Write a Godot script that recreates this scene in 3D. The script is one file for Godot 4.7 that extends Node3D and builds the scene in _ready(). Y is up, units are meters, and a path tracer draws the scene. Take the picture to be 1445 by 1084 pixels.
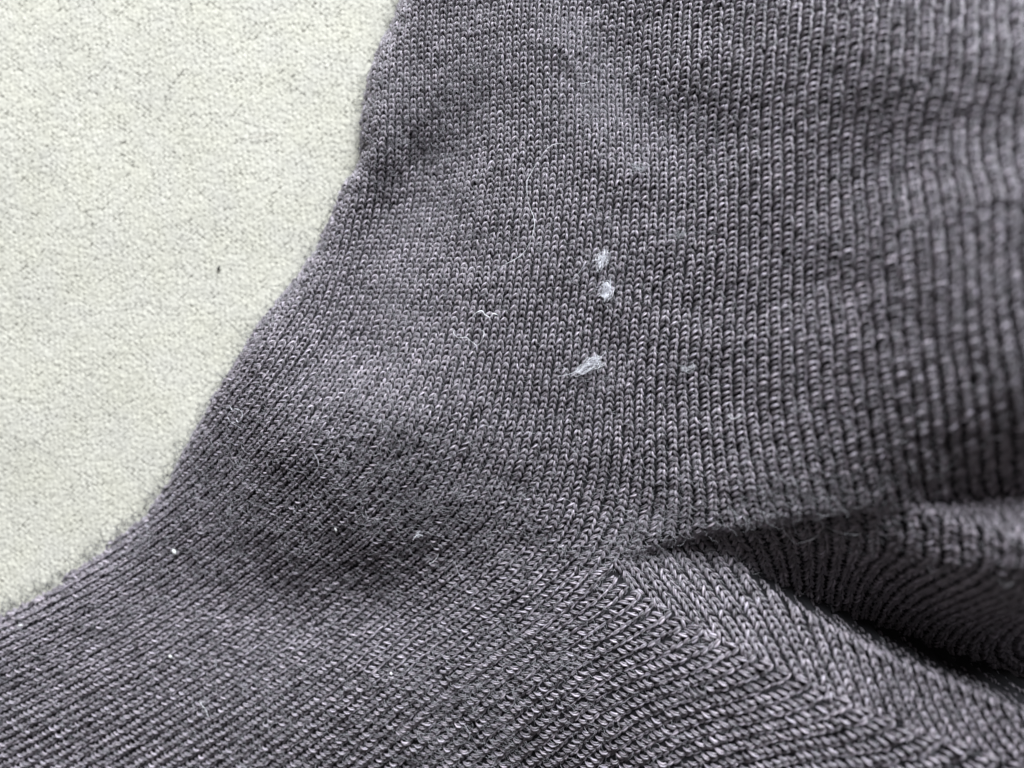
extends Node3D
# A close view of a dark grey knitted sock lying on a cream woven cloth. Lengths below are millimetres; S turns them into metres.

const S := 0.001
const EYE := 62.0              # height of the lens above the cloth
const X0 := -72.0              # corner and step of the coarse grids
const Z0 := -57.0
const STEP := 1.5
const NX := 96
const NZ := 77
const VARIANTS := 24           # shapes of stitch of each lean
const ROLL := 3.2              # radius of the rolled edge of the sock

# the shape of the sock, as heights at places: both layers, the leg, the foot with the hollow under the fold
const BOTH := [Vector3(-16.05, -34.20, 5.50), Vector3(-5.67, -33.29, 7.00), Vector3(-0.14, -32.57, 8.20), Vector3(-10.28, -27.14, 6.00), Vector3(-5.65, -24.36, 7.20), Vector3(-0.13, -23.20, 8.60), Vector3(-10.37, -18.91, 7.00), Vector3(-11.34, -23.64, 6.30), Vector3(-7.55, -17.79, 5.30), Vector3(-8.42, -13.82, 5.20), Vector3(-11.48, -15.14, 5.60), Vector3(-2.28, -15.14, 8.60), Vector3(-15.02, -10.41, 5.10), Vector3(-9.05, -8.47, 6.60), Vector3(-2.25, -7.51, 9.40), Vector3(-18.39, -2.88, 7.00), Vector3(-12.35, -2.33, 6.80), Vector3(-6.53, -1.71, 9.00), Vector3(-2.24, -1.16, 9.70), Vector3(-24.88, 5.64, 4.80), Vector3(-17.51, 4.24, 8.00), Vector3(-11.77, 2.54, 9.40), Vector3(-7.37, 3.00, 10.60), Vector3(-22.54, 10.22, 4.90), Vector3(-14.93, 8.66, 7.50), Vector3(-11.20, 12.61, 7.00), Vector3(-18.45, 13.62, 5.10), Vector3(-24.94, 14.93, 3.30), Vector3(-3.91, 10.94, 8.40), Vector3(-8.64, 7.87, 9.10), Vector3(-3.83, 6.77, 9.40), Vector3(-0.13, 5.67, 9.80), Vector3(-29.81, 13.53, 3.00), Vector3(-28.36, 17.59, 2.30), Vector3(-19.10, 18.54, 3.10), Vector3(-10.52, 17.75, 4.70), Vector3(-4.55, 15.35, 7.10), Vector3(0.40, 12.71, 8.90), Vector3(-39.04, 21.39, 3.40), Vector3(-32.13, 21.50, 3.10), Vector3(-24.81, 22.78, 3.60), Vector3(-46.42, 27.17, 3.00), Vector3(-17.40, 23.18, 4.80), Vector3(-10.17, 22.17, 6.60), Vector3(-3.39, 18.90, 8.00), Vector3(1.97, 16.69, 9.80), Vector3(-39.17, 28.26, 3.20), Vector3(-27.94, 27.67, 3.20), Vector3(-15.56, 26.73, 5.20), Vector3(-5.67, 25.88, 7.00), Vector3(1.98, 24.18, 9.50), Vector3(-47.52, 38.75, 1.60), Vector3(-34.77, 38.75, 1.60), Vector3(-19.33, 38.24, 2.40), Vector3(-7.14, 37.21, 4.00), Vector3(3.20, 35.54, 6.60), Vector3(3.01, 9.31, 10.00), Vector3(4.03, 5.09, 10.30)]
const LEG := [Vector3(6.76, -31.90, 9.30), Vector3(13.95, -30.27, 12.00), Vector3(19.95, -28.09, 15.60), Vector3(24.74, -25.79, 19.40), Vector3(29.55, -24.46, 21.60), Vector3(33.20, -23.31, 23.50), Vector3(7.34, -23.60, 8.90), Vector3(6.09, -29.32, 8.20), Vector3(3.29, -25.40, 9.60), Vector3(10.29, -19.64, 10.20), Vector3(14.19, -16.64, 12.90), Vector3(11.53, -21.89, 11.60), Vector3(7.07, -18.09, 10.90), Vector3(11.00, -26.51, 10.50), Vector3(13.67, -21.29, 13.00), Vector3(19.43, -20.09, 16.80), Vector3(23.25, -18.47, 20.90), Vector3(26.65, -16.89, 24.00), Vector3(26.16, -13.59, 23.60), Vector3(31.90, -16.44, 25.00), Vector3(4.03, -15.18, 10.30), Vector3(9.01, -14.83, 11.50), Vector3(14.54, -14.27, 13.40), Vector3(18.56, -14.21, 16.70), Vector3(21.78, -14.82, 18.90), Vector3(23.28, -11.57, 21.20), Vector3(25.48, -10.23, 24.60), Vector3(29.90, -9.71, 26.50), Vector3(2.98, -7.35, 10.50), Vector3(8.98, -7.18, 11.70), Vector3(15.23, -6.81, 14.30), Vector3(20.15, -6.25, 18.20), Vector3(23.31, -5.54, 23.20), Vector3(26.55, -5.18, 25.70), Vector3(29.92, -4.95, 27.30), Vector3(9.00, 0.91, 11.60), Vector3(15.20, 0.86, 14.40), Vector3(19.78, 0.78, 19.00), Vector3(23.49, -0.08, 22.90), Vector3(26.18, -0.44, 25.20), Vector3(29.40, -0.07, 27.50), Vector3(6.59, 7.13, 10.60), Vector3(9.10, 9.13, 11.00), Vector3(13.51, 6.72, 13.60), Vector3(17.35, 5.65, 16.30), Vector3(20.55, 5.08, 19.20), Vector3(22.98, 4.04, 21.00), Vector3(25.59, 3.48, 22.70), Vector3(27.27, 2.58, 24.20), Vector3(28.95, 6.06, 21.30), Vector3(26.56, 7.11, 19.90), Vector3(32.84, 3.84, 23.00), Vector3(34.11, 7.25, 21.50)]
const FOOT := [Vector3(9.29, 15.16, 11.40), Vector3(8.92, 19.51, 12.00), Vector3(8.92, 23.53, 12.00), Vector3(11.94, 13.73, 12.00), Vector3(13.34, 18.65, 14.20), Vector3(15.01, 22.12, 15.00), Vector3(14.66, 14.19, 13.00), Vector3(17.52, 15.63, 14.60), Vector3(19.82, 16.83, 15.90), Vector3(18.77, 19.25, 16.20), Vector3(23.60, 18.03, 17.50), Vector3(23.34, 21.15, 18.00), Vector3(28.02, 19.51, 18.70), Vector3(28.43, 22.40, 19.00), Vector3(10.66, 12.49, 10.90), Vector3(14.45, 12.47, 12.00), Vector3(18.59, 13.57, 14.30), Vector3(23.90, 15.90, 17.20), Vector3(31.09, 18.85, 19.20), Vector3(30.88, 20.43, 19.50), Vector3(13.51, 31.05, 13.60), Vector3(21.89, 29.25, 16.40), Vector3(29.97, 28.23, 18.00), Vector3(36.53, 21.98, 20.60), Vector3(37.50, 27.26, 19.50)]
const HOLLOW := [Vector3(9.29, 15.16, 11.40), Vector3(8.92, 19.51, 12.00), Vector3(11.99, 13.78, 11.80), Vector3(14.45, 12.97, 12.00), Vector3(10.66, 12.49, 10.90), Vector3(14.48, 11.74, 11.90), Vector3(19.21, 12.29, 12.70), Vector3(20.46, 10.91, 14.40), Vector3(23.13, 14.25, 12.80), Vector3(24.46, 12.19, 15.00), Vector3(19.52, 14.76, 11.90), Vector3(23.37, 16.75, 11.20), Vector3(27.42, 18.76, 10.60), Vector3(33.39, 21.17, 10.40), Vector3(37.49, 22.99, 10.40), Vector3(44.41, 25.79, 10.50), Vector3(23.46, 8.86, 18.60), Vector3(24.99, 10.37, 20.40), Vector3(25.71, 8.87, 20.60), Vector3(27.46, 10.01, 23.40), Vector3(29.59, 12.88, 20.40), Vector3(28.07, 14.23, 16.80), Vector3(33.72, 17.30, 14.60), Vector3(37.05, 12.74, 18.00), Vector3(40.42, 18.24, 14.00), Vector3(27.32, 23.72, 10.50), Vector3(35.08, 26.31, 10.50), Vector3(13.81, 19.31, 12.50)]
# where the leg folds over the heel, the gore of the heel and the edge on the cloth
const FOLD := [Vector2(6.63, 13.00), Vector2(9.17, 11.89), Vector2(13.78, 10.08), Vector2(17.76, 8.99), Vector2(21.13, 7.70), Vector2(23.34, 6.99), Vector2(26.50, 6.88), Vector2(29.50, 6.04), Vector2(36.18, 6.10)]
const GORE := [Vector2(6.33, 13.33), Vector2(8.66, 14.71), Vector2(11.73, 16.19), Vector2(14.75, 17.41), Vector2(18.31, 18.88), Vector2(20.87, 19.87), Vector2(23.35, 20.68), Vector2(27.93, 21.97), Vector2(34.41, 23.84)]
const CREST := [Vector2(14.15, 12.52), Vector2(16.04, 13.12), Vector2(18.47, 14.58), Vector2(21.16, 15.91), Vector2(23.84, 17.08), Vector2(28.02, 18.55), Vector2(30.95, 19.70), Vector2(36.53, 21.65)]
const OUTLINE := [Vector2(-6.84, -59.74), Vector2(-8.67, -43.31), Vector2(-8.91, -38.45), Vector2(-9.16, -32.97), Vector2(-10.80, -29.44), Vector2(-12.32, -25.67), Vector2(-12.81, -22.51), Vector2(-12.93, -20.50), Vector2(-12.87, -19.10), Vector2(-13.23, -18.01), Vector2(-14.20, -17.03), Vector2(-15.00, -15.33), Vector2(-16.58, -11.98), Vector2(-18.71, -8.64), Vector2(-21.32, -5.11), Vector2(-23.76, -1.34), Vector2(-25.70, 1.70), Vector2(-27.83, 4.87), Vector2(-29.60, 8.40), Vector2(-31.97, 11.56), Vector2(-35.31, 14.17), Vector2(-39.09, 17.03), Vector2(-43.95, 19.83), Vector2(-49.43, 22.69), Vector2(-56.12, 26.04), Vector2(-78.02, 35.77)]
# which way the knit runs and how close: x, z and the columns per millimetre across and down
const WALES := [Vector4(-10.29, -28.86, 1.685, 0.249), Vector4(-5.66, -28.29, 1.668, 0.052), Vector4(2.00, -27.34, 1.567, 0.014), Vector4(9.37, -26.50, 1.535, 0.017), Vector4(15.84, -24.28, 1.599, 0.078), Vector4(21.13, -22.21, 1.744, 0.176), Vector4(25.27, -20.22, 1.723, 0.362), Vector4(29.67, -19.16, 1.343, 0.372), Vector4(-11.53, -18.44, 1.612, 0.282), Vector4(-6.96, -17.73, 1.615, 0.129), Vector4(-0.13, -15.47, 1.626, 0.110), Vector4(7.04, -14.94, 1.634, 0.012), Vector4(13.70, -14.42, 1.606, 0.056), Vector4(19.28, -13.17, 1.686, -0.031), Vector4(23.55, -11.91, 2.061, 0.163), Vector4(26.92, -10.81, 1.725, 0.221), Vector4(-15.01, -9.83, 1.373, 0.739), Vector4(-9.06, -8.48, 1.439, 0.423), Vector4(-1.18, -7.47, 1.632, 0.141), Vector4(6.53, -7.27, 1.631, -0.002), Vector4(13.58, -6.95, 1.607, -0.020), Vector4(19.24, -6.39, 1.825, -0.005), Vector4(22.94, -5.64, 2.230, -0.015), Vector4(26.55, -5.18, 1.809, -0.064), Vector4(-19.46, -1.21, 1.286, 0.836), Vector4(-13.34, -1.21, 1.409, 0.643), Vector4(-6.50, -1.17, 1.500, 0.485), Vector4(0.39, -0.10, 1.636, 0.230), Vector4(7.53, 0.41, 1.624, -0.034), Vector4(13.58, 0.39, 1.570, -0.037), Vector4(18.91, 0.35, 1.843, -0.039), Vector4(23.02, 0.32, 1.757, -0.240), Vector4(26.77, 0.29, 1.783, -0.470), Vector4(-26.32, 8.03, 1.139, 1.011), Vector4(-18.94, 6.53, 1.176, 1.091), Vector4(-11.78, 5.19, 1.245, 1.045), Vector4(-5.36, 5.12, 1.479, 0.770), Vector4(0.92, 5.66, 1.573, 0.271), Vector4(7.59, 7.10, 1.567, -0.072), Vector4(13.52, 6.72, 1.545, -0.095), Vector4(19.04, 5.70, 1.591, -0.227), Vector4(23.72, 4.44, 1.334, -0.444), Vector4(28.60, 4.25, 1.180, -0.850), Vector4(-32.32, 15.37, 0.998, 1.186), Vector4(-24.87, 14.01, 0.959, 1.132), Vector4(-16.57, 12.92, 0.995, 1.096), Vector4(-8.91, 11.96, 1.097, 1.032), Vector4(-2.29, 11.75, 1.228, 0.844), Vector4(3.02, 11.98, 1.394, 0.588), Vector4(-40.25, 19.93, 0.738, 1.275), Vector4(-32.24, 20.09, 0.699, 1.219), Vector4(-23.84, 20.02, 0.723, 1.162), Vector4(-15.24, 19.05, 0.780, 1.117), Vector4(-6.86, 17.81, 0.866, 1.108), Vector4(-0.13, 16.95, 0.891, 1.081), Vector4(4.55, 16.01, 0.751, 1.025), Vector4(-40.32, 27.06, 0.617, 1.198), Vector4(-30.95, 27.13, 0.611, 1.136), Vector4(-21.09, 26.64, 0.642, 1.065), Vector4(-11.35, 25.11, 0.656, 1.008), Vector4(-2.30, 23.67, 0.679, 0.966), Vector4(5.05, 20.63, 0.501, 0.930), Vector4(9.86, 18.87, 0.571, 0.981), Vector4(14.19, 19.47, 0.507, 1.023), Vector4(-39.84, 35.36, 0.539, 1.107), Vector4(-25.28, 35.18, 0.555, 1.002), Vector4(-9.35, 33.27, 0.560, 0.867), Vector4(3.09, 28.92, 0.523, 0.795), Vector4(11.20, 25.00, 0.609, 0.911), Vector4(18.27, 22.42, 0.481, 0.982), Vector4(23.36, 22.94, 0.388, 0.949), Vector4(19.67, 27.51, 0.420, 0.831), Vector4(10.41, 16.21, 0.605, 1.070), Vector4(15.12, 18.24, 0.542, 1.108), Vector4(18.75, 19.69, 0.530, 1.108), Vector4(21.84, 20.96, 0.497, 1.080), Vector4(29.57, 25.66, 0.304, 0.801)]
const HEEL := [Vector4(8.15, 12.83, 1.053, -0.742), Vector4(12.99, 13.01, 1.022, -0.697), Vector4(17.25, 14.38, 1.010, -0.703), Vector4(22.33, 12.06, 1.873, -0.255), Vector4(20.91, 17.73, 0.976, -0.749), Vector4(26.33, 9.94, 1.755, 0.045), Vector4(31.49, 10.45, 1.633, 0.071), Vector4(31.13, 15.53, 1.811, 0.004), Vector4(25.84, 15.12, 1.943, -0.052), Vector4(29.23, 21.05, 0.864, -0.727), Vector4(14.90, 15.90, 0.989, -0.706)]
# worn, fuzzy places: x, z, size, strength
const FUZZY := [Vector4(-6.84, -20.78, 4.189, 0.550), Vector4(-1.76, -24.47, 3.249, 0.300), Vector4(-4.54, -13.32, 3.303, 0.350), Vector4(5.20, -25.69, 2.398, 0.600), Vector4(6.17, -20.58, 3.149, 0.600), Vector4(10.72, -19.23, 2.326, 0.350), Vector4(14.19, -16.89, 1.975, 0.500), Vector4(-14.20, 0.97, 4.869, 0.250), Vector4(-8.45, 3.02, 3.639, 0.500), Vector4(-4.38, 7.87, 4.783, 0.450), Vector4(-9.74, 7.89, 4.267, 0.280), Vector4(0.93, 11.59, 3.189, 0.300), Vector4(-24.28, 6.78, 4.597, 0.200), Vector4(-20.70, 11.31, 3.998, 0.200), Vector4(-4.52, 23.98, 6.023, 0.500), Vector4(1.97, 19.82, 4.719, 0.350), Vector4(-19.84, 26.53, 6.950, 0.250), Vector4(-31.21, 13.02, 2.389, 0.500), Vector4(11.46, 10.98, 3.023, 0.900), Vector4(8.11, 12.00, 2.059, 0.700), Vector4(17.56, 8.65, 3.255, 0.800), Vector4(21.01, 7.48, 2.640, 0.600), Vector4(7.02, -8.01, 1.531, 0.500), Vector4(5.53, -0.62, 1.544, 0.600), Vector4(-8.38, -5.61, 3.297, 0.400)]


var rng := RandomNumberGenerator.new()
var height: PackedFloat32Array     # 0.3 mm grid
var hw := 0
var hd := 0
var wale_leg: PackedFloat32Array   # 0.5 mm grids: the number of the knit column at each place
var wale_heel: PackedFloat32Array
var ww := 0
var wd := 0
var sock: Node3D
var stitch_sets := []
var yarn: StandardMaterial3D
var used := {}


func _ready() -> void:
	rng.seed = 41
	camera_and_light()
	shape_the_sock()
	lay_cloth()
	knit_sock()
	grow_fuzz()
	drop_lint()


# ---------------------------------------------------------------- camera and light
func camera_and_light() -> void:
	var cam := Camera3D.new()
	cam.name = "camera"
	var lens := CameraAttributesPhysical.new()
	lens.frustum_focal_length = 22.0
	lens.frustum_focus_distance = 0.0525
	lens.frustum_near = 0.004
	lens.frustum_far = 10.0
	lens.exposure_aperture = 15.0
	cam.attributes = lens
	cam.fov = 57.18
	cam.near = 0.004
	cam.far = 10.0
	cam.basis = Basis(Vector3.RIGHT, Vector3.FORWARD, Vector3.UP)
	cam.position = Vector3(0, EYE * S, 0)
	add_child(cam)
	cam.current = true
	var env := Environment.new()
	env.background_mode = Environment.BG_COLOR
	env.background_color = Color(0.36, 0.35, 0.35)
	env.tonemap_mode = Environment.TONE_MAPPER_LINEAR
	env.tonemap_exposure = 1.0
	env.sdfgi_enabled = true
	env.ssao_enabled = true
	env.ssil_enabled = true
	var we := WorldEnvironment.new()
	we.name = "environment"
	we.environment = env
	add_child(we)
	# daylight from a window beyond the top of the picture
	window("window_light", Vector3(0.06, 0.30, -0.49), Vector2(0.34, 0.26), 0.90, Color(0.965, 0.985, 1.0))


func window(called: String, at: Vector3, size: Vector2, energy: float, tint: Color) -> void:
	var l := AreaLight3D.new()
	l.name = called
	l.area_size = size
	l.light_energy = energy
	l.light_color = tint
	l.shadow_enabled = true
	l.area_range = 6.0
	l.area_attenuation = 2.0
	l.look_at_from_position(at, Vector3(0.0, 0.01, 0.0), Vector3.UP)
	add_child(l)


# ---------------------------------------------------------------- smooth surfaces through scattered values
func solve(a: Array, b: PackedFloat64Array) -> PackedFloat64Array:
	var n := b.size()
	for c in n:
		var p := c
		for r in range(c + 1, n):
			if absf(a[r][c]) > absf(a[p][c]):
				p = r
		if p != c:
			var t = a[c]; a[c] = a[p]; a[p] = t
			var u := b[c]; b[c] = b[p]; b[p] = u
		var pr: PackedFloat64Array = a[c]
		for r in range(c + 1, n):
			var rr: PackedFloat64Array = a[r]
			var k := rr[c] / pr[c]
			if k == 0.0:
				continue
			for j in range(c, n):
				rr[j] -= k * pr[j]
			a[r] = rr
			b[r] -= k * b[c]
	for c in range(n - 1, -1, -1):
		var pr: PackedFloat64Array = a[c]
		var v := b[c]
		for j in range(c + 1, n):
			v -= pr[j] * b[j]
		b[c] = v / pr[c]
	return b


func heights_through(pts: Array) -> PackedFloat32Array:
	var n := pts.size()
	var a := []
	var b := PackedFloat64Array()
	b.resize(n + 3)
	for i in n + 3:
		var row := PackedFloat64Array()
		row.resize(n + 3)
		if i < n:
			for j in n:
				row[j] = thin(pts[i].x - pts[j].x, pts[i].y - pts[j].y)
			row[i] += 0.02
			row[n] = 1.0; row[n + 1] = pts[i].x / 10.0; row[n + 2] = pts[i].y / 10.0
			b[i] = pts[i].z
		else:
			for j in n:
				row[j] = 1.0 if i == n else (pts[j].x / 10.0 if i == n + 1 else pts[j].y / 10.0)
		a.append(row)
	var c := solve(a, b)
	var out := PackedFloat32Array()
	out.resize(NX * NZ)
	for k in NZ:
		var z := Z0 + STEP * k
		for i in NX:
			var x := X0 + STEP * i
			var v := c[n] + c[n + 1] * x / 10.0 + c[n + 2] * z / 10.0
			for j in n:
				var p: Vector3 = pts[j]
				var d := ((x - p.x) * (x - p.x) + (z - p.y) * (z - p.y)) * 0.01
				v += c[j] * 0.5 * d * log(d + 1e-9)
			out[k * NX + i] = v
	return out


func thin(dx: float, dz: float) -> float:
	var d := (dx * dx + dz * dz) * 0.01
	return 0.5 * d * log(d + 1e-9)


# a field whose gradient at given places is as given (x, z, gradient x, gradient z), by least squares over cubic kernels
func field_along(pts: Array) -> PackedFloat32Array:
	var n := pts.size()
	var m := n + 2
	var rows := []
	var want := []
	for i in n:
		var rx := PackedFloat64Array()
		var rz := PackedFloat64Array()
		rx.resize(m)
		rz.resize(m)
		for j in n:
			var dx: float = (pts[i].x - pts[j].x) * 0.1
			var dz: float = (pts[i].y - pts[j].y) * 0.1
			var r := sqrt(dx * dx + dz * dz)
			rx[j] = 3.0 * r * dx * 0.1
			rz[j] = 3.0 * r * dz * 0.1
		rx[n] = 0.1
		rz[n + 1] = 0.1
		rows.append(rx)
		rows.append(rz)
		want.append(pts[i].z)
		want.append(pts[i].w)
	var a := []
	var b := PackedFloat64Array()
	b.resize(m)
	for i in m:
		var row := PackedFloat64Array()
		row.resize(m)
		a.append(row)
	for q in rows.size():
		var r: PackedFloat64Array = rows[q]
		for i in m:
			var row: PackedFloat64Array = a[i]
			var ri := r[i]
			for j in m:
				row[j] += ri * r[j]
			a[i] = row
			b[i] += ri * want[q]
	for i in n:
		a[i][i] += 0.004
	for i in 2:
		a[n + i][n + i] += 1e-7
	var c := solve(a, b)
	var out := PackedFloat32Array()
	out.resize(NX * NZ)
	for k in NZ:
		var z := Z0 + STEP * k
		for i in NX:
			var x := X0 + STEP * i
			var v := 0.1 * (c[n] * x + c[n + 1] * z)
			for j in n:
				var dx: float = (x - pts[j].x) * 0.1
				var dz: float = (z - pts[j].y) * 0.1
				var d := dx * dx + dz * dz
				v += c[j] * d * sqrt(d)
			out[k * NX + i] = v
	return out


func finer(src: PackedFloat32Array, w: int, h: int, f: int) -> PackedFloat32Array:
	var w2 := (w - 1) * f + 1
	var h2 := (h - 1) * f + 1
	var mid := PackedFloat32Array()
	mid.resize(w2 * h)
	for k in h:
		for i in w2:
			@warning_ignore("integer_division")
			var c := mini(i / f, w - 2)
			var t := float(i) / f - c
			var o := k * w
			mid[k * w2 + i] = cubic_interpolate(src[o + c], src[o + c + 1], src[o + maxi(c - 1, 0)], src[o + mini(c + 2, w - 1)], t)
	var out := PackedFloat32Array()
	out.resize(w2 * h2)
	for k in h2:
		@warning_ignore("integer_division")
		var c := mini(k / f, h - 2)
		var t := float(k) / f - c
		var a := maxi(c - 1, 0) * w2
		var b := c * w2
		var d := (c + 1) * w2
		var e := mini(c + 2, h - 1) * w2
		for i in w2:
			out[k * w2 + i] = cubic_interpolate(mid[b + i], mid[d + i], mid[a + i], mid[e + i], t)
	return out


func line_z(line: Array, x: float) -> float:
	for i in line.size() - 1:
		if x < line[i + 1].x or i == line.size() - 2:
			var t := clampf((x - line[i].x) / (line[i + 1].x - line[i].x), 0.0, 1.0)
			return lerpf(line[i].y, line[i + 1].y, t)
	return 0.0


# distance inside the outline of the sock (negative: out on the cloth)
func inside(p: Vector2) -> float:
	var best := 1e9
	var side := 1.0
	for i in OUTLINE.size() - 1:
		var a: Vector2 = OUTLINE[i]
		var ab: Vector2 = OUTLINE[i + 1] - a
		var t := clampf((p - a).dot(ab) / ab.length_squared(), 0.0, 1.0)
		var d := p.distance_squared_to(a + ab * t)
		if d < best:
			best = d
			side = -1.0 if ab.cross(p - a) > 0.0 else 1.0
	return sqrt(best) * side


func shape_the_sock() -> void:
	var leg := finer(heights_through(BOTH + LEG), NX, NZ, 5)
	var foot := finer(heights_through(BOTH + FOOT), NX, NZ, 5)
	var hollow := finer(heights_through(BOTH + HOLLOW), NX, NZ, 5)
	hw = (NX - 1) * 5 + 1
	hd = (NZ - 1) * 5 + 1
	height.resize(hw * hd)
	var wrinkle := FastNoiseLite.new()
	wrinkle.seed = 5
	wrinkle.frequency = 0.16
	wrinkle.fractal_octaves = 3
	for i in hw:
		var x := X0 + 0.3 * i
		var zf := line_z(FOLD, x)
		var zc := line_z(CREST, x)
		var wc := 0.3 + clampf((CREST[0].x + 3.0 - x) * 0.6, 0.0, 8.0)
		var w := 0.5 + clampf((FOLD[0].x + 4.0 - x) * 0.5, 0.0, 8.0) + clampf((x - 24.0) * 0.4, 0.0, 4.0)
		for k in hd:
			var z := Z0 + 0.3 * k
			var m := smoothstep(-w * 0.3, w, z - zf)
			var at := k * hw + i
			var e := inside(Vector2(x, z)) + 0.18 * wrinkle.get_noise_2d(x * 2.0, z * 2.0)
			var t := clampf(e / ROLL, 0.0, 1.0)
			var y := maxf(lerpf(leg[at], lerpf(hollow[at], foot[at], smoothstep(-wc, wc * 0.2, z - zc)), m), 1.0) + 0.24 * wrinkle.get_noise_2d(x, z)
			height[at] = y * sqrt(1.0 - (1.0 - t) * (1.0 - t))
	wale_leg = finer(field_along(WALES), NX, NZ, 3)
	wale_heel = finer(field_along(HEEL), NX, NZ, 3)
	ww = (NX - 1) * 3 + 1
	wd = (NZ - 1) * 3 + 1


func sample(grid: PackedFloat32Array, w: int, d: int, step: float, x: float, z: float) -> float:
	var fx := clampf((x - X0) / step, 0.0, w - 1.001)
	var fz := clampf((z - Z0) / step, 0.0, d - 1.001)
	var i := int(fx)
	var k := int(fz)
	fx -= i
	fz -= k
	var o := k * w + i
	return lerpf(lerpf(grid[o], grid[o + 1], fx), lerpf(grid[o + w], grid[o + w + 1], fx), fz)


func hgt(x: float, z: float) -> float:
	return sample(height, hw, hd, 0.3, x, z)


func slope(x: float, z: float) -> Vector2:
	return Vector2(hgt(x + 0.25, z) - hgt(x - 0.25, z), hgt(x, z + 0.25) - hgt(x, z - 0.25)) / 0.5


func in_view(p: Vector3, spare := 1.22) -> bool:
	var far := (EYE - p.y) * spare
	return absf(p.x) < far * 0.7265 and absf(p.z) < far * 0.545


# ---------------------------------------------------------------- naming
func numbered(called: String) -> String:
	var n: int = used.get(called, 0)
	used[called] = n + 1
	return called if n == 0 else "%s_%03d" % [called, n]


func tag(o: Node3D, label: String, category: String, group := "", kind := "") -> void:
	o.set_meta("label", label)
	o.set_meta("category", category)
	if group:
		o.set_meta("group", group)
	if kind:
		o.set_meta("kind", kind)


func commit(called: String, v: PackedVector3Array, n: PackedVector3Array, c: PackedColorArray, idx: PackedInt32Array, m: Material, parent: Node3D = self, uv := PackedVector2Array()) -> MeshInstance3D:
	var a := []
	a.resize(Mesh.ARRAY_MAX)
	a[Mesh.ARRAY_VERTEX] = v
	a[Mesh.ARRAY_NORMAL] = n
	if c.size():
		a[Mesh.ARRAY_COLOR] = c
	if uv.size():
		a[Mesh.ARRAY_TEX_UV] = uv
	a[Mesh.ARRAY_INDEX] = idx
	var mesh := ArrayMesh.new()
	mesh.add_surface_from_arrays(Mesh.PRIMITIVE_TRIANGLES, a)
	mesh.surface_set_material(0, m)
	var o := MeshInstance3D.new()
	o.name = called
	o.mesh = mesh
	parent.add_child(o, true)
	return o


# ---------------------------------------------------------------- tubes
# a round strand along pts with a radius at each point, added to v, n, idx
func strand(pts: PackedVector3Array, radii: PackedFloat32Array, sides: int, v: PackedVector3Array, n: PackedVector3Array, idx: PackedInt32Array) -> void:
	var base := v.size()
	var count := pts.size()
	var up := Vector3(0.31, 0.87, 0.38)
	for i in count:
		var t := (pts[mini(i + 1, count - 1)] - pts[maxi(i - 1, 0)]).normalized()
		var a := t.cross(up).normalized()
		up = a.cross(t).normalized()
		for s in sides:
			var th := TAU * s / sides
			var d := a * cos(th) + up * sin(th)
			v.append(pts[i] + d * radii[i])
			n.append(d)
	for i in count - 1:
		for s in sides:
			var p := base + i * sides + s
			var q := base + i * sides + (s + 1) % sides
			idx.append_array(PackedInt32Array([p, q, p + sides, q, q + sides, p + sides]))


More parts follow.
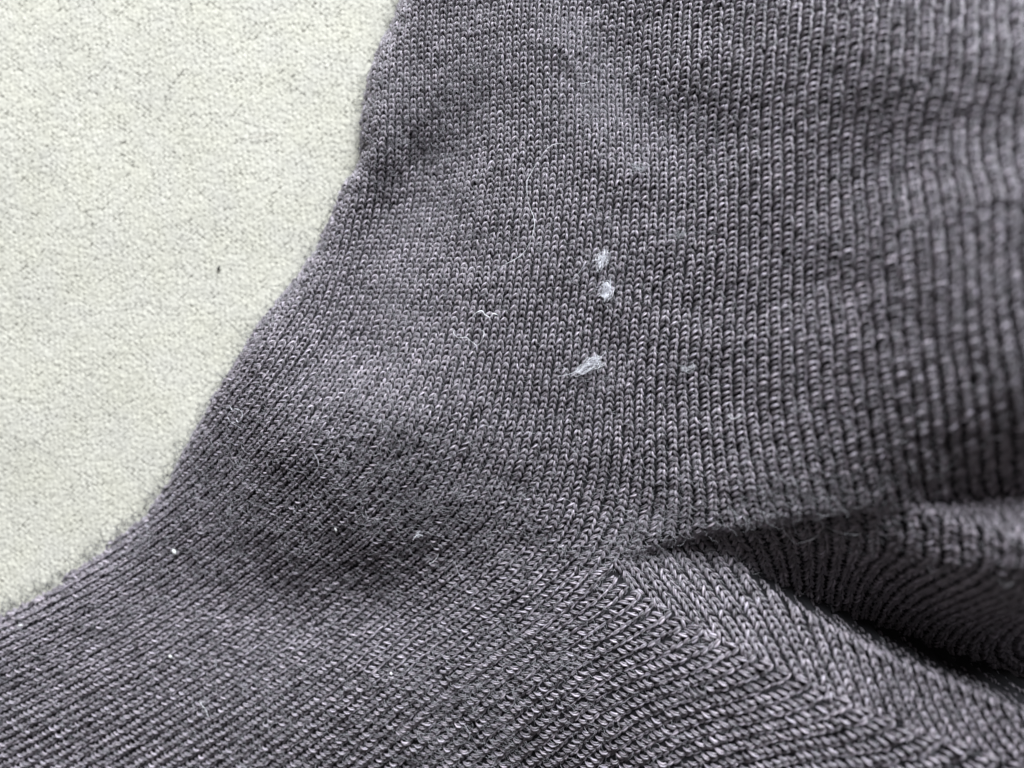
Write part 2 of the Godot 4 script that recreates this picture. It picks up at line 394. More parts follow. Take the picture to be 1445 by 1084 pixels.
# ---------------------------------------------------------------- the cloth
func lay_cloth() -> void:
	var cloth := Node3D.new()
	cloth.name = "woven_cloth"
	add_child(cloth)
	tag(cloth, "cream coarse woven cloth lying flat under the dark sock", "cloth")
	var m := StandardMaterial3D.new()
	m.albedo_color = Color(0.80, 0.79, 0.745)
	m.roughness = 0.95
	var box := BoxMesh.new()
	box.size = Vector3(0.30, 0.002, 0.24)
	box.material = m
	var backing := MeshInstance3D.new()
	backing.name = "backing"
	backing.mesh = box
	backing.position = Vector3(0.02, -0.00106, 0)
	cloth.add_child(backing)
	# plump floats of thread, over and under on the bias, each a little different
	var v := PackedVector3Array()
	var n := PackedVector3Array()
	var idx := PackedInt32Array()
	var rows := 7
	var sides := 8
	for i in rows:
		var f := -1.0 + 2.0 * i / (rows - 1)
		var r := 0.5 * pow(1.0 - pow(absf(f), 2.6), 0.5) + 0.02
		for s in sides:
			var th := TAU * s / sides
			var d := Vector3(0, sin(th), cos(th))
			v.append(Vector3(f * 0.5, d.y * r * 0.55 - 0.22 * f * f, d.z * r))
			n.append((d + Vector3(f * 0.9, 0, 0)).normalized())
	for i in rows - 1:
		for s in sides:
			var p := i * sides + s
			var q := i * sides + (s + 1) % sides
			idx.append_array(PackedInt32Array([p, q, p + sides, q, q + sides, p + sides]))
	var thread := StandardMaterial3D.new()
	thread.albedo_color = Color.WHITE
	thread.vertex_color_use_as_albedo = true
	thread.roughness = 0.82
	var mesh := ArrayMesh.new()
	var a := []
	a.resize(Mesh.ARRAY_MAX)
	a[Mesh.ARRAY_VERTEX] = v
	a[Mesh.ARRAY_NORMAL] = n
	a[Mesh.ARRAY_INDEX] = idx
	mesh.add_surface_from_arrays(Mesh.PRIMITIVE_TRIANGLES, a)
	mesh.surface_set_material(0, thread)
	var warp := FastNoiseLite.new()
	warp.seed = 8
	warp.frequency = 0.35
	var blotch := FastNoiseLite.new()
	blotch.seed = 19
	blotch.frequency = 0.09
	blotch.fractal_octaves = 4
	var places: Array[Transform3D] = []
	var tints := PackedColorArray()
	var cell := 0.29
	var across := Vector2(cos(0.66), sin(0.66))
	var along := Vector2(-sin(0.72), cos(0.72))
	for i in range(-320, 321):
		for k in range(-320, 321):
			var p := across * (i * cell) + along * (k * cell)
			p += Vector2(warp.get_noise_2d(p.x, p.y), warp.get_noise_2d(p.x + 90.0, p.y)) * 0.35
			p += Vector2(rng.randfn(0.0, 0.035), rng.randfn(0.0, 0.035))
			if p.x < -76.0 or p.x > 6.0 or absf(p.y) > 54.0 or inside(p) > 2.5:
				continue
			var over := (i + k) % 2 == 0
			var dir := (across if over else along).rotated(rng.randfn(0.0, 0.10))
			var len := cell * rng.randf_range(1.35, 1.9)
			var wide := cell * rng.randf_range(1.2, 1.55)
			var ax := Vector3(dir.x, 0, dir.y)
			var az := Vector3(-dir.y, 0, dir.x)
			var tall := rng.randf_range(0.07, 0.14)
			var b := Basis(ax * len, (Vector3.UP + az * rng.randfn(0.0, 0.10)).normalized() * tall, az * wide)
			places.append(Transform3D(b.scaled(Vector3(S, S, S)), Vector3(p.x, rng.randf_range(-0.02, 0.02), p.y) * S))
			var tone := 0.585 + 0.045 * blotch.get_noise_2d(p.x, p.y) + rng.randfn(0.0, 0.022)
			if rng.randf() < 0.015:
				tone *= 0.80
			tints.append(Color(tone, tone * 0.972, tone * (0.855 - 0.03 * blotch.get_noise_2d(p.x * 2.0 + 40.0, p.y * 2.0))))
	var mm := MultiMesh.new()
	mm.transform_format = MultiMesh.TRANSFORM_3D
	mm.use_colors = true
	mm.mesh = mesh
	mm.instance_count = places.size()
	for i in places.size():
		mm.set_instance_transform(i, places[i])
		mm.set_instance_color(i, tints[i])
	var weave := MultiMeshInstance3D.new()
	weave.name = "weave"
	weave.multimesh = mm
	weave.set_meta("kind", "stuff")
	cloth.add_child(weave)


# ---------------------------------------------------------------- the sock
# shapes of one stitch: two legs of two-ply yarn in an upturned V; x across in columns, z along in courses, y out of the cloth
func make_stitches() -> void:
	for lean in 8:                                                 # the last four are simpler, for what lies outside the picture
		var s := (lean % 4) / 3.0
		var plies := 3 if lean < 4 else 1
		for variant in VARIANTS:
			var v := PackedVector3Array()
			var n := PackedVector3Array()
			var idx := PackedInt32Array()
			var tones := PackedFloat32Array()
			for side in [-1.0, 1.0]:
				var lead: float = s if side < 0.0 else -s
				var r := 0.185 * (1.0 + (0.26 if lead > 0.0 else 0.16) * lead) * rng.randf_range(0.88, 1.12)
				var top: float = side * (0.08 - 0.26 * lead if lead > 0.0 else 0.08 - 0.2 * lead) + rng.randfn(0.0, 0.035)
				var foot: float = side * (0.345 - 0.02 * lead) + rng.randfn(0.0, 0.03)
				var lift := 0.16 + 0.08 * lead + rng.randfn(0.0, 0.03)
				var start := -0.16 + 0.10 * maxf(lead, 0.0)
				var stop := 1.08 - (0.14 if lead > 0.0 else 0.04) * lead
				var twist := rng.randf() * TAU
				for ply in plies:
					var pts := PackedVector3Array()
					var radii := PackedFloat32Array()
					for i in 5:
						var f := i / 4.0
						var x := lerpf(top, foot, smoothstep(-0.15, 1.1, f))
						var y := lift * sin(PI * clampf(f * 1.05, 0.0, 1.0)) * 1.9 - 0.20
						var z := lerpf(start, stop, f)
						var th := twist + ply * TAU / 3.0 + f * 2.6
						var k := r * 0.52 if plies == 3 else 0.0
						pts.append(Vector3(x + cos(th) * k, y + sin(th) * k, z - side * cos(th) * k * 0.3))
						radii.append(r * (0.55 if plies == 3 else 1.0) * (0.52 + 0.48 * sin(PI * f)))
					var from := v.size()
					strand(pts, radii, 4, v, n, idx)
					var tone := clampf(exp(rng.randfn(-0.12, 0.52)), 0.25, 2.5)
					for i in v.size() - from:
						tones.append(tone)
			var mean := 0.0
			for q in tones:
				mean += q / tones.size()
			var level := rng.randf_range(0.88, 1.12) / mean
			for q in tones.size():
				tones[q] *= level
			var tinted := []
			for t in 6:
				var c := PackedColorArray()
				for q in tones:
					var g := clampf(0.250 * q * (0.72 + 0.11 * t), 0.025, 0.6)
					var warm := rng.randfn(0.0, 0.02)
					c.append(Color(g * (1.045 + warm), g * 0.93, g * (1.07 - warm)))
				tinted.append(c)
			stitch_sets.append({"v": v, "n": n, "idx": idx, "colors": tinted})


class Column:
	var v := PackedVector3Array()
	var n := PackedVector3Array()
	var c := PackedColorArray()
	var idx := PackedInt32Array()
	var stitches := 0


func add_stitch(col: Column, p: Vector3, across: Vector3, along: Vector3, lean: float, plain: bool) -> void:
	var up := along.cross(across).normalized()
	var pick := clampi(int(lean * 4.0), 0, 3) * VARIANTS + rng.randi() % VARIANTS + (4 * VARIANTS if plain else 0)
	var set: Dictionary = stitch_sets[pick]
	var tall := 0.46 * across.length() + 0.48 * along.length()
	var grow := rng.randf_range(0.92, 1.09)
	across = across.rotated(up, rng.randfn(0.0, 0.08)) * grow
	along = along.rotated(up, rng.randfn(0.0, 0.05)) * grow
	var t := Transform3D(Basis(across, up * tall * rng.randf_range(0.85, 1.2), along), p + up * (0.06 + rng.randfn(0.0, 0.025)) + across * rng.randfn(0.0, 0.028) + along * rng.randfn(0.0, 0.05))
	var turn := Transform3D(t.basis.orthonormalized(), Vector3.ZERO)
	var base := col.v.size()
	t = t.scaled(Vector3(S, S, S))
	col.v.append_array(t * (set.v as PackedVector3Array))
	col.n.append_array(turn * (set.n as PackedVector3Array))
	col.c.append_array(set.colors[clampi(int(rng.randfn(2.6, 1.2)), 0, 5)])
	for i in (set.idx as PackedInt32Array):
		col.idx.append(base + i)
	col.stitches += 1


func course(x: float, z: float) -> float:
	var foot := smoothstep(6.0, 18.0, z - 0.35 * absf(x - 8.0)) * smoothstep(-30.0, 10.0, x)
	return 0.43 - 0.003 * clampf(x - 6.0, 0.0, 24.0) + 0.13 * foot


func lean_at(x: float, z: float) -> float:
	var right := smoothstep(6.0, 20.0, x) * (1.0 - smoothstep(0.0, 12.0, z))
	var foot := smoothstep(8.0, 20.0, z - 0.25 * absf(x))
	return clampf(0.12 + maxf(0.75 * right, 0.52 * foot) + rng.randfn(0.0, 0.14), 0.0, 0.85)


# one column of stitches: follow the line of equal number through the field, a course at a time
func knit_column(field: PackedFloat32Array, level: float, start: Vector2, heading: Vector2, heel: bool, col: Column, down := 1.0) -> void:
	var p := start
	var dir := heading
	var misses := 0
	for count in 400:
		var g := Vector2.ZERO
		for again in 3:
			g = Vector2(sample(field, ww, wd, 0.5, p.x + 0.4, p.y) - sample(field, ww, wd, 0.5, p.x - 0.4, p.y), sample(field, ww, wd, 0.5, p.x, p.y + 0.4) - sample(field, ww, wd, 0.5, p.x, p.y - 0.4)) / 0.8
			var off := sample(field, ww, wd, 0.5, p.x, p.y) - level
			p -= g * (off / maxf(g.length_squared(), 0.05)) * 0.8
		var ahead := Vector2(-g.y, g.x).normalized()
		if ahead.dot(dir) < 0.0:
			ahead = -ahead
		dir = ahead
		var past_fold := p.y - line_z(FOLD, p.x)
		if not heel and p.x > FOLD[0].x and past_fold > 0.7 and p.y < line_z(GORE, p.x) - 0.2:
			break
		if heel and count > 0 and p.y > line_z(GORE, p.x) + 0.15:
			break
		var sl := slope(p.x, p.y)
		var e := inside(p)
		var here := Vector3(p.x, hgt(p.x, p.y), p.y)
		var size := course(p.x, p.y)
		if e > 0.08 and in_view(here):
			var out := g / maxf(g.length_squared(), 0.08)
			var across := Vector3(out.x, sl.dot(out), out.y)
			across *= minf(1.0, 1.25 / across.length())
			var along := Vector3(dir.x, sl.dot(dir), dir.y).normalized() * size * down
			across -= along * (across.dot(along) / along.length_squared()) * 0.9
			add_stitch(col, here, across, along, lean_at(p.x, p.y), not in_view(here, 1.02))
			misses = 0
		elif col.stitches:
			misses += 1
			if misses > 120:
				break
		p += dir * maxf(size / sqrt(1.0 + pow(sl.dot(dir), 2.0)), size * 0.16)
		if p.x < X0 + 2.0 or p.x > X0 + STEP * (NX - 1) - 2.0 or p.y < Z0 + 1.0 or p.y > Z0 + STEP * (NZ - 1) - 1.0:
			break


func finish(col: Column) -> void:
	if col.stitches > 3:
		commit("knit_column", col.v, col.n, col.c, col.idx, yarn, sock)


func seeds_on(field: PackedFloat32Array, line: Array) -> Array:
	var out := []
	var was := 0.0
	for q in line.size() - 1:
		var a: Vector2 = line[q]
		var b: Vector2 = line[q + 1]
		var steps := maxi(2, int(a.distance_to(b) / 0.05))
		for i in steps:
			var p := a.lerp(b, float(i) / steps)
			var v := sample(field, ww, wd, 0.5, p.x, p.y)
			if (q or i) and floorf(v) != floorf(was):
				out.append([maxf(floorf(v), floorf(was)), p])
			was = v
	return out


func knit_sock() -> void:
	sock = Node3D.new()
	sock.name = "knitted_sock"
	add_child(sock)
	tag(sock, "worn dark grey knitted wool sock with a fold at the heel", "sock")
	yarn = StandardMaterial3D.new()
	yarn.vertex_color_use_as_albedo = true
	yarn.roughness = 0.42
	yarn.metallic_specular = 0.65
	yarn.rim_enabled = true
	yarn.rim = 0.25
	make_stitches()
	# the ground of the knit, seen between the stitches
	var v := PackedVector3Array()
	var n := PackedVector3Array()
	var idx := PackedInt32Array()
	var ids := {}
	for k in range(2, hd - 3, 2):
		for i in range(2, hw - 3, 2):
			var at := k * hw + i
			if minf(minf(height[at], height[at + 2]), minf(height[at + 2 * hw], height[at + 2 * hw + 2])) < 0.12:
				continue
			var here := Vector3(X0 + 0.3 * i, height[at], Z0 + 0.3 * k)
			if not in_view(here, 1.3):
				continue
			var quad := PackedInt32Array()
			for o in [[0, 0], [2, 0], [0, 2], [2, 2]]:
				var c: int = at + o[0] + o[1] * hw
				if not ids.has(c):
					ids[c] = v.size()
					var x: float = X0 + 0.3 * (i + o[0])
					var z: float = Z0 + 0.3 * (k + o[1])
					var sl := slope(x, z)
					var up := Vector3(-sl.x, 1, -sl.y).normalized()
					v.append((Vector3(x, height[c], z) - up * 0.05) * S)
					n.append(up)
				quad.append(ids[c])
			idx.append_array(PackedInt32Array([quad[0], quad[1], quad[2], quad[1], quad[3], quad[2]]))
	var dark := StandardMaterial3D.new()
	dark.albedo_color = Color(0.10, 0.095, 0.115)
	dark.roughness = 0.9
	commit("inner_fabric", v, n, PackedColorArray(), idx, dark, sock)
	# columns of the leg, from the top of the picture down
	for s in seeds_on(wale_leg, [Vector2(-24, -22), Vector2(44, -22)]):
		var col := Column.new()
		knit_column(wale_leg, s[0], s[1], Vector2(0, 1), false, col)
		knit_column(wale_leg, s[0], s[1] - Vector2(0, 0.4), Vector2(0, -1), false, col, -1.0)
		finish(col)
	# columns of the foot that begin at the gore of the heel
	for s in seeds_on(wale_leg, GORE):
		var col := Column.new()
		knit_column(wale_leg, s[0], s[1] + Vector2(0, 0.1), Vector2(-1, 0.3), false, col)
		finish(col)
	# columns of the heel, from under the fold down to the gore
	var under := []
	for p in FOLD:
		under.append(p + Vector2(0, 0.25))
	for s in seeds_on(wale_heel, under):
		var col := Column.new()
		knit_column(wale_heel, s[0], s[1], Vector2(0, 1), true, col)
		finish(col)


# ---------------------------------------------------------------- loose fibres
func on_sock(x: float, z: float, lift: float) -> Vector3:
	var sl := slope(x, z)
	return Vector3(x, hgt(x, z), z) + Vector3(-sl.x, 1, -sl.y).normalized() * lift


func hair_shapes(count: int, curl: float, radius: float) -> Array:
	var out := []
	for i in count:
		var long := 0.3 + 1.0 * pow(float(i) / count, 1.6)
		var pts := PackedVector3Array()
		var radii := PackedFloat32Array()
		var p := Vector3.ZERO
		var yaw := 0.0
		var pitch := rng.randf_range(0.1, 0.8)
		for k in 5:
			pts.append(p)
			radii.append(radius * (1.0 - 0.12 * k))
			p += Vector3(cos(yaw) * cos(pitch), sin(pitch), sin(yaw) * cos(pitch)) * 0.25 * long
			yaw += rng.randfn(0.0, curl)
			pitch += rng.randfn(-0.28, 0.35)
		var v := PackedVector3Array()
		var n := PackedVector3Array()
		var idx := PackedInt32Array()
		strand(pts, radii, 3, v, n, idx)
		out.append({"v": v, "n": n, "idx": idx})
	return out


func grow_fuzz() -> void:
	var m := StandardMaterial3D.new()
	m.vertex_color_use_as_albedo = true
	m.roughness = 0.5
	var shapes := hair_shapes(60, 0.6, 0.0120)
	var col := Column.new()
	var made := 0
	var tries := 0
	var patchy := FastNoiseLite.new()
	patchy.seed = 77
	patchy.frequency = 0.14
	patchy.fractal_octaves = 2
	while made < 23000 and tries < 200000:
		tries += 1
		var x := rng.randf_range(-46.0, 36.0)
		var z := rng.randf_range(-36.0, 36.0)
		var want := 0.13 + 0.2 * maxf(0.0, patchy.get_noise_2d(x, z))
		for f in FUZZY:
			want += f.w * exp(-(Vector2(x, z) - Vector2(f.x, f.y)).length_squared() / (f.z * f.z))
		if rng.randf() > want or inside(Vector2(x, z)) < 0.15:
			continue
		var p := on_sock(x, z, rng.randf_range(0.12, 0.26))
		if not in_view(p, 1.08):
			continue
		var sl := slope(x, z)
		var up := Vector3(-sl.x, 1, -sl.y).normalized()
		add_hair(col, shapes, p, up, rng.randf() * TAU, rng.randf_range(0.85, 1.15), rng.randf_range(0.22, 0.62))
		made += 1
	# and the hairs that stand out past the edge over the cloth
	var edge_shapes := hair_shapes(60, 0.6, 0.0175)
	for q in OUTLINE.size() - 1:
		var a: Vector2 = OUTLINE[q]
		var b: Vector2 = OUTLINE[q + 1]
		for i in int(a.distance_to(b) * 12.0):
			var p := a.lerp(b, rng.randf()) 
			var out := (b - a).orthogonal().normalized()
			if inside(p + out * 0.4) > 0.0:
				out = -out
			p += out * rng.randf_range(-0.15, 0.38)
			var at := Vector3(p.x, rng.randf_range(0.3, 1.9), p.y)
			if in_view(at, 1.08):
				add_hair(col, edge_shapes, at, Vector3.UP, atan2(-out.y, out.x) + rng.randfn(0.0, 0.9), rng.randf_range(1.1, 1.7), rng.randf_range(0.04, 0.14))
	var o := commit("fuzz", col.v, col.n, col.c, col.idx, m, sock)
	o.set_meta("kind", "stuff")


func add_hair(col: Column, shapes: Array, p: Vector3, up: Vector3, yaw: float, len: float, tone: float) -> void:
	var side := up.cross(Vector3(cos(yaw), 0.01, -sin(yaw))).normalized()
	var fwd := side.cross(up)
	var t := Transform3D(Basis(fwd * len, up * len, fwd.cross(up) * len), p)
	var h: Dictionary = shapes[rng.randi() % shapes.size()]
	var base := col.v.size()
	col.v.append_array(t.scaled(Vector3(S, S, S)) * (h.v as PackedVector3Array))
	col.n.append_array(Transform3D(t.basis.orthonormalized(), Vector3.ZERO) * (h.n as PackedVector3Array))
	var c := PackedColorArray()
	c.resize((h.v as PackedVector3Array).size())
	c.fill(Color(tone, tone * 0.985, tone * 1.06))
	col.c.append_array(c)
	for i in (h.idx as PackedInt32Array):
		col.idx.append(base + i)


# a fibre through the given places (x, z, lift above what it lies on)
func fibre(called: String, label: String, path: Array, radius: float, tone: Color, group := "", on_cloth := false) -> void:
	var curve := Curve3D.new()
	var knots := []
	for q in path:
		knots.append(Vector3(q.x, 0.2 + q.z, q.y) if on_cloth else on_sock(q.x, q.y, 0.3 + q.z))
	for i in knots.size():
		var t: Vector3 = (knots[mini(i + 1, knots.size() - 1)] - knots[maxi(i - 1, 0)]) * 0.2
		curve.add_point(knots[i], -t, t)
	var total := curve.get_baked_length()
	curve.bake_interval = 0.05
	total = curve.get_baked_length()
	var pts := PackedVector3Array()
	var radii := PackedFloat32Array()
	var count := maxi(8, int(total / 0.12))
	var foot: Vector3 = knots[0]
	for i in count + 1:
		var f := float(i) / count
		pts.append((curve.sample_baked(f * total) - foot + Vector3(rng.randfn(0, 0.012), rng.randfn(0, 0.012), rng.randfn(0, 0.012))) * S)
		radii.append(radius * S * (0.75 + 0.35 * sin(f * 23.0)) * (0.35 + 0.65 * minf(1.0, minf(f, 1.0 - f) * 8.0)))
	var v := PackedVector3Array()
	var n := PackedVector3Array()
	var idx := PackedInt32Array()
	strand(pts, radii, 5, v, n, idx)
	var m := StandardMaterial3D.new()
	m.albedo_color = tone
	m.roughness = 0.55
	var o := commit(numbered(called), v, n, PackedColorArray(), idx, m)
	o.position = foot * S
	tag(o, label, "hair" if called == "stray_hair" else "lint", group)


# a small flattened ball of pale curled fibres
func tuft(label: String, x: float, z: float, long: float, wide: float, turn: float, tone: float, strands: int) -> void:
	var v := PackedVector3Array()
	var n := PackedVector3Array()
	var idx := PackedInt32Array()
	var foot := on_sock(x, z, 0.2)
	var sl := slope(x, z)
	var up := Vector3(-sl.x, 1, -sl.y).normalized()
	var ax := Vector3(cos(turn), 0, sin(turn))
	ax = (ax - up * ax.dot(up)).normalized()
	var az := ax.cross(up)
	for i in strands:
		var pts := PackedVector3Array()
		var radii := PackedFloat32Array()
		var p := Vector3(rng.randfn(0, 0.26), rng.randf_range(-0.3, 0.6), rng.randfn(0, 0.26))
		var yaw := rng.randfn(0.0, 0.9) + (PI if rng.randf() < 0.5 else 0.0)
		var pitch := rng.randfn(0.0, 0.3)
		for k in 7:
			pts.append((ax * p.x * long + up * p.y * 0.75 + az * p.z * wide) * S)
			radii.append(0.017 * S)
			p += Vector3(cos(yaw), sin(pitch), sin(yaw)) * 0.16
			yaw += rng.randfn(0.0, 0.7)
			if i % 4 and Vector2(p.x, p.z).length() > 0.40 + 0.06 * (i % 3):
				yaw = lerp_angle(yaw, atan2(-p.z, -p.x), 0.4)
			pitch += rng.randfn(-0.1 if p.y > 0.5 else 0.1, 0.4)
		strand(pts, radii, 4, v, n, idx)
	var m := StandardMaterial3D.new()
	m.albedo_color = Color(tone, tone, tone * 1.03)
	m.roughness = 0.8
	var o := commit(numbered("lint_tuft"), v, n, PackedColorArray(), idx, m)
	o.position = foot * S
	tag(o, label, "lint")


# a crumb: an uneven chip
func crumb(called: String, label: String, category: String, at: Vector3, long: float, wide: float, turn: float, tone: Color, group := "") -> void:
	var v := PackedVector3Array()
	var n := PackedVector3Array()
	var idx := PackedInt32Array()
	var rows := 5
	var sides := 7
	for i in rows:
		var lat := -PI / 2 + PI * i / (rows - 1)
		for s in sides:
			var lon := TAU * s / sides
			var d := Vector3(cos(lat) * cos(lon), sin(lat), cos(lat) * sin(lon))
			var rough := 1.0 + 0.28 * sin(lon * 2.0 + turn * 12.0) * cos(lat) + rng.randf_range(-0.1, 0.1) * cos(lat)
			v.append((d * rough * Vector3(long, wide * 0.7, wide) * 0.5).rotated(Vector3.UP, turn) * S)
			n.append(d.rotated(Vector3.UP, turn))
	for i in rows - 1:
		for s in sides:
			var p := i * sides + s
			var q := i * sides + (s + 1) % sides
			idx.append_array(PackedInt32Array([p, q, p + sides, q, q + sides, p + sides]))
	var m := StandardMaterial3D.new()
	m.albedo_color = tone
	m.roughness = 0.7
	var o := commit(numbered(called), v, n, PackedColorArray(), idx, m)
	o.position = at * S
	tag(o, label, category, group)


func drop_lint() -> void:
	var pale := Color(0.93, 0.93, 0.95)
	var grey := Color(0.82, 0.82, 0.85)
	fibre("stray_hair", "long thin pale hair curving down the middle of the sock", [Vector3(4.09, -17.61, 0.05), Vector3(2.91, -17.45, 0.05), Vector3(2.13, -16.59, 0.05), Vector3(1.44, -15.45, 0.05), Vector3(1.18, -14.71, 0.05), Vector3(1.28, -13.31, 0.05), Vector3(1.65, -12.17, 0.05), Vector3(1.70, -11.48, 0.05), Vector3(1.54, -10.75, 0.05), Vector3(0.91, -9.56, 0.05), Vector3(-0.03, -8.97, 0.05), Vector3(-0.97, -8.47, 0.05)], 0.025, pale)
	fibre("lint_fibre", "thick crinkled white fibre left of the lowest white tuft", [Vector3(-2.84, -4.93, 0.05), Vector3(-2.51, -5.24, 0.20), Vector3(-2.14, -5.38, 0.10), Vector3(-1.87, -5.06, 0.25), Vector3(-1.55, -4.90, 0.10), Vector3(-1.24, -5.15, 0.20), Vector3(-0.92, -5.04, 0.05)], 0.058, pale)
	fibre("lint_fibre", "looped pale fibre just below the thick crinkled white fibre", [Vector3(-4.34, -4.05, 0.05), Vector3(-4.23, -3.62, 0.10), Vector3(-3.85, -3.34, 0.20), Vector3(-3.31, -3.39, 0.10), Vector3(-2.83, -3.01, 0.10), Vector3(-2.40, -2.80, 0.20), Vector3(-2.03, -3.21, 0.30), Vector3(-1.92, -3.74, 0.20), Vector3(-2.24, -3.96, 0.10)], 0.026, pale)
	fibre("lint_fibre", "pale curl of lint near the left edge of the sock", [Vector3(-21.98, 1.68, 0.10), Vector3(-21.66, 2.01, 0.20), Vector3(-21.21, 1.89, 0.30), Vector3(-20.77, 2.16, 0.20), Vector3(-20.84, 2.72, 0.30), Vector3(-21.23, 2.89, 0.20), Vector3(-21.49, 2.62, 0.10)], 0.036, grey)
	fibre("lint_fibre", "thin fibre ring beside the pale curl near the left edge", [Vector3(-21.92, 2.12, 0.05), Vector3(-22.28, 2.47, 0.05), Vector3(-22.04, 2.91, 0.05), Vector3(-21.51, 3.24, 0.05), Vector3(-20.99, 3.45, 0.05)], 0.023, grey)
	fibre("lint_fibre", "wide fibre loop hanging over the dark fold", [Vector3(17.54, 8.45, 0.10), Vector3(18.55, 9.38, 0.50), Vector3(19.05, 9.92, 0.70), Vector3(19.37, 10.08, 0.80), Vector3(19.88, 9.95, 0.70), Vector3(20.28, 9.61, 0.60), Vector3(20.48, 9.00, 0.50), Vector3(20.32, 8.59, 0.30), Vector3(19.37, 8.29, 0.10)], 0.036, grey)
	fibre("lint_fibre", "short fibre hook inside the wide loop at the fold", [Vector3(18.19, 8.37, 0.10), Vector3(19.16, 9.26, 0.50), Vector3(19.47, 9.58, 0.60), Vector3(19.70, 9.27, 0.50), Vector3(19.75, 8.73, 0.10)], 0.029, grey)
	fibre("lint_fibre", "straight fibre trailing from the fold to the right", [Vector3(20.56, 8.87, 0.30), Vector3(21.09, 9.04, 0.50), Vector3(21.77, 9.17, 0.50), Vector3(22.41, 9.23, 0.40)], 0.026, grey)
	fibre("lint_fibre", "bent grey fibre on the shaded slope of the sock", [Vector3(-14.86, 5.16, 0.05), Vector3(-14.55, 5.70, 0.05), Vector3(-14.53, 6.14, 0.05), Vector3(-14.85, 6.60, 0.05), Vector3(-15.18, 7.06, 0.05)], 0.029, grey)
	fibre("lint_fibre", "cup shaped fibre below the bent grey fibre on the shaded slope", [Vector3(-15.27, 8.03, 0.05), Vector3(-15.15, 8.49, 0.05), Vector3(-14.81, 8.65, 0.05), Vector3(-14.51, 8.53, 0.05), Vector3(-14.33, 8.05, 0.05)], 0.029, grey)
	fibre("lint_fibre", "small white comma of lint in the dark hollow below centre", [Vector3(-6.34, 13.89, 0.05), Vector3(-5.93, 13.62, 0.05), Vector3(-5.69, 13.31, 0.05), Vector3(-5.57, 12.94, 0.05)], 0.039, pale)
	fibre("stray_hair", "grey bent hair right of the white comma of lint", [Vector3(-4.36, 13.59, 0.05), Vector3(-4.20, 14.16, 0.05), Vector3(-3.93, 14.82, 0.05), Vector3(-3.64, 15.13, 0.05)], 0.023, grey)
	fibre("stray_hair", "white forked hair on the lower left of the foot", [Vector3(-25.65, 26.15, 0.05), Vector3(-25.36, 26.57, 0.05), Vector3(-25.07, 26.98, 0.05), Vector3(-24.89, 27.39, 0.05)], 0.036, pale)
	fibre("lint_fibre", "short curled fibre at the bottom middle of the foot", [Vector3(-3.60, 26.13, 0.05), Vector3(-3.32, 26.60, 0.05), Vector3(-3.16, 27.06, 0.05), Vector3(-3.28, 27.44, 0.05)], 0.029, grey)
	fibre("lint_fibre", "pale crescent fibre on the right half of the leg", [Vector3(14.70, 2.12, 0.05), Vector3(14.93, 2.35, 0.05), Vector3(15.23, 2.29, 0.05), Vector3(15.51, 2.09, 0.05)], 0.034, pale)
	fibre("lint_fibre", "two ended pale fibre at the top of the leg beside a worn patch", [Vector3(5.05, -22.21, 0.05), Vector3(5.48, -22.24, 0.05), Vector3(5.70, -22.42, 0.05)], 0.034, pale)
	fibre("lint_fibre", "bright hooked fibre right of the worn patch near the top", [Vector3(9.12, -23.09, 0.05), Vector3(9.32, -23.20, 0.05), Vector3(9.46, -23.16, 0.05)], 0.039, pale)
	fibre("stray_hair", "pale fibre slanting up left of the upper white tuft", [Vector3(4.20, -7.32, 0.05), Vector3(4.61, -7.68, 0.05), Vector3(4.96, -8.13, 0.05), Vector3(5.32, -8.74, 0.05)], 0.023, grey)
	fibre("lint_fibre", "grey fibre running into the lowest white tuft", [Vector3(3.40, -0.57, 0.05), Vector3(4.01, -0.67, 0.05), Vector3(4.42, -0.83, 0.05), Vector3(4.93, -1.13, 0.05)], 0.029, grey)
	fibre("stray_hair", "fine brown hair lying on the cream cloth", [Vector3(-23.02, -21.56, 0.05), Vector3(-22.15, -21.69, 0.05), Vector3(-21.53, -21.75, 0.05), Vector3(-20.79, -22.00, 0.05)], 0.026, Color(0.45, 0.36, 0.30), "", true)
	fibre("stray_hair", "thin black hair on the cream cloth close to the edge of the sock", [Vector3(-19.61, -14.04, 0.10), Vector3(-19.42, -13.42, 0.20), Vector3(-18.92, -13.05, 0.20), Vector3(-18.18, -12.99, 0.30), Vector3(-17.74, -12.55, 0.40)], 0.016, Color(0.2, 0.2, 0.22), "", true)
	tuft("upper of the two white tufts one above the other on the leg", 6.62, -8.85, 1.23, 0.66, 1.75, 0.93, 44)
	tuft("dense oval white tuft just under the upper white tuft", 6.83, -6.65, 1.07, 0.66, 1.57, 0.96, 66)
	tuft("slanted white tuft, lowest and longest of the three in the middle", 5.59, -1.39, 1.75, 0.67, -0.61, 0.93, 60)
	tuft("faint small white tuft near the top of the leg", 8.98, -15.21, 0.81, 0.46, 0.35, 0.75, 22)
	tuft("faint grey tuft to the right of the three white tufts", 11.68, -10.16, 1.00, 0.60, -0.70, 0.62, 16)
	tuft("tiny round grey pill of fluff in the dark hollow", -7.05, 11.33, 0.49, 0.49, 0.00, 0.85, 20)
	tuft("soft grey tuft at the right beside the pale crescent fibre", 12.44, -1.09, 0.69, 0.49, 0.00, 0.80, 16)
	crumb("dark_speck", "longest black speck on the cream cloth, nearest the sock", "speck", Vector3(-25.74, 0.20, -10.18), 0.50, 0.25, 0.79, Color(0.24, 0.24, 0.23))
	crumb("dark_speck", "small dark speck on the cream cloth away from the sock", "speck", Vector3(-28.16, 0.20, -33.34), 0.25, 0.15, 2.08, Color(0.27, 0.26, 0.24), "small dark specks on the cloth")
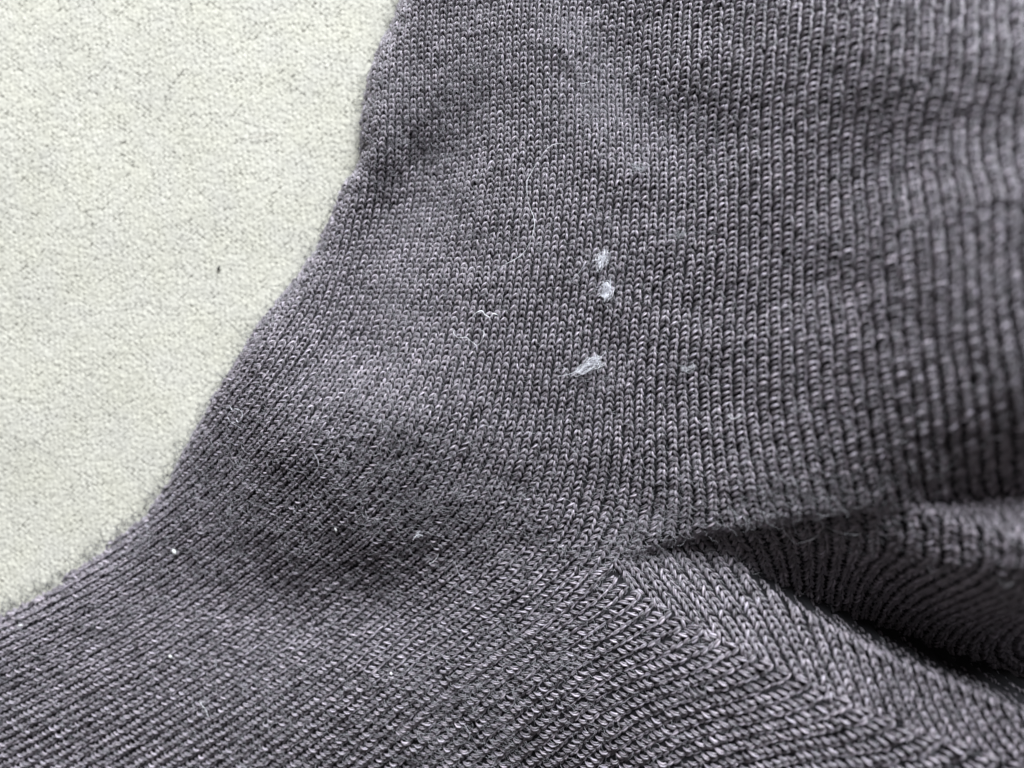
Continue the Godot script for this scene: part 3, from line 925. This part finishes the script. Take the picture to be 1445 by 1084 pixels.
	crumb("dark_speck", "small dark speck on the cream cloth away from the sock", "speck", Vector3(-34.86, 0.20, -32.85), 0.22, 0.13, 1.76, Color(0.27, 0.26, 0.24), "small dark specks on the cloth")
	crumb("dark_speck", "small dark speck on the cream cloth away from the sock", "speck", Vector3(-25.49, 0.20, -32.29), 0.19, 0.11, 1.26, Color(0.27, 0.26, 0.24), "small dark specks on the cloth")
	crumb("dark_speck", "small dark speck on the cream cloth away from the sock", "speck", Vector3(-37.04, 0.20, -29.37), 0.25, 0.15, 1.15, Color(0.27, 0.26, 0.24), "small dark specks on the cloth")
	crumb("dark_speck", "small dark speck on the cream cloth away from the sock", "speck", Vector3(-30.39, 0.20, -25.21), 0.31, 0.19, 1.45, Color(0.27, 0.26, 0.24), "small dark specks on the cloth")
	crumb("dark_speck", "small dark speck on the cream cloth away from the sock", "speck", Vector3(-39.65, 0.20, -28.19), 0.25, 0.15, 1.99, Color(0.27, 0.26, 0.24), "small dark specks on the cloth")
	crumb("dark_speck", "small dark speck on the cream cloth away from the sock", "speck", Vector3(-33.31, 0.20, -19.50), 0.25, 0.15, 0.63, Color(0.27, 0.26, 0.24), "small dark specks on the cloth")
	crumb("dark_speck", "small dark speck on the cream cloth away from the sock", "speck", Vector3(-39.15, 0.20, -17.45), 0.25, 0.15, 0.56, Color(0.27, 0.26, 0.24), "small dark specks on the cloth")
	crumb("dark_speck", "small dark speck on the cream cloth away from the sock", "speck", Vector3(-37.29, 0.20, -15.09), 0.25, 0.15, 1.08, Color(0.27, 0.26, 0.24), "small dark specks on the cloth")
	crumb("dark_speck", "small dark speck on the cream cloth away from the sock", "speck", Vector3(-36.79, 0.20, -14.03), 0.28, 0.17, 1.22, Color(0.27, 0.26, 0.24), "small dark specks on the cloth")
	crumb("dark_speck", "small dark speck on the cream cloth away from the sock", "speck", Vector3(-44.74, 0.20, -11.98), 0.25, 0.15, 0.56, Color(0.27, 0.26, 0.24), "small dark specks on the cloth")
	crumb("dark_speck", "small dark speck on the cream cloth away from the sock", "speck", Vector3(-22.76, 0.20, -12.11), 0.22, 0.13, 2.02, Color(0.27, 0.26, 0.24), "small dark specks on the cloth")
	crumb("dark_speck", "small dark speck on the cream cloth away from the sock", "speck", Vector3(-40.70, 0.20, 2.05), 0.22, 0.13, 1.69, Color(0.27, 0.26, 0.24), "small dark specks on the cloth")
	crumb("dark_speck", "small dark speck on the cream cloth away from the sock", "speck", Vector3(-28.59, 0.20, -3.85), 0.19, 0.11, 1.95, Color(0.27, 0.26, 0.24), "small dark specks on the cloth")
	crumb("white_flake", "bright white flake in the dark hollow near the left edge", "flake", Vector3(-28.17, 3.25, 14.01), 0.71, 0.30, -1.22, Color(0.93, 0.93, 0.93))
	crumb("white_flake", "bright white flake in the middle of the shaded slope", "flake", Vector3(-13.71, 7.20, 11.36), 0.44, 0.19, -1.05, Color(0.90, 0.90, 0.90))
	crumb("white_flake", "white flake on the foot close to the lower left corner", "flake", Vector3(-41.00, 3.25, 20.13), 0.42, 0.18, 0.09, Color(0.93, 0.93, 0.93))
	crumb("white_flake", "round white flake on the left of the foot", "flake", Vector3(-28.40, 3.40, 22.68), 0.36, 0.30, 0.00, Color(0.90, 0.90, 0.90))
	crumb("white_flake", "white flake low on the foot near the middle", "flake", Vector3(-9.43, 7.00, 22.63), 0.33, 0.22, 1.40, Color(0.93, 0.93, 0.93))
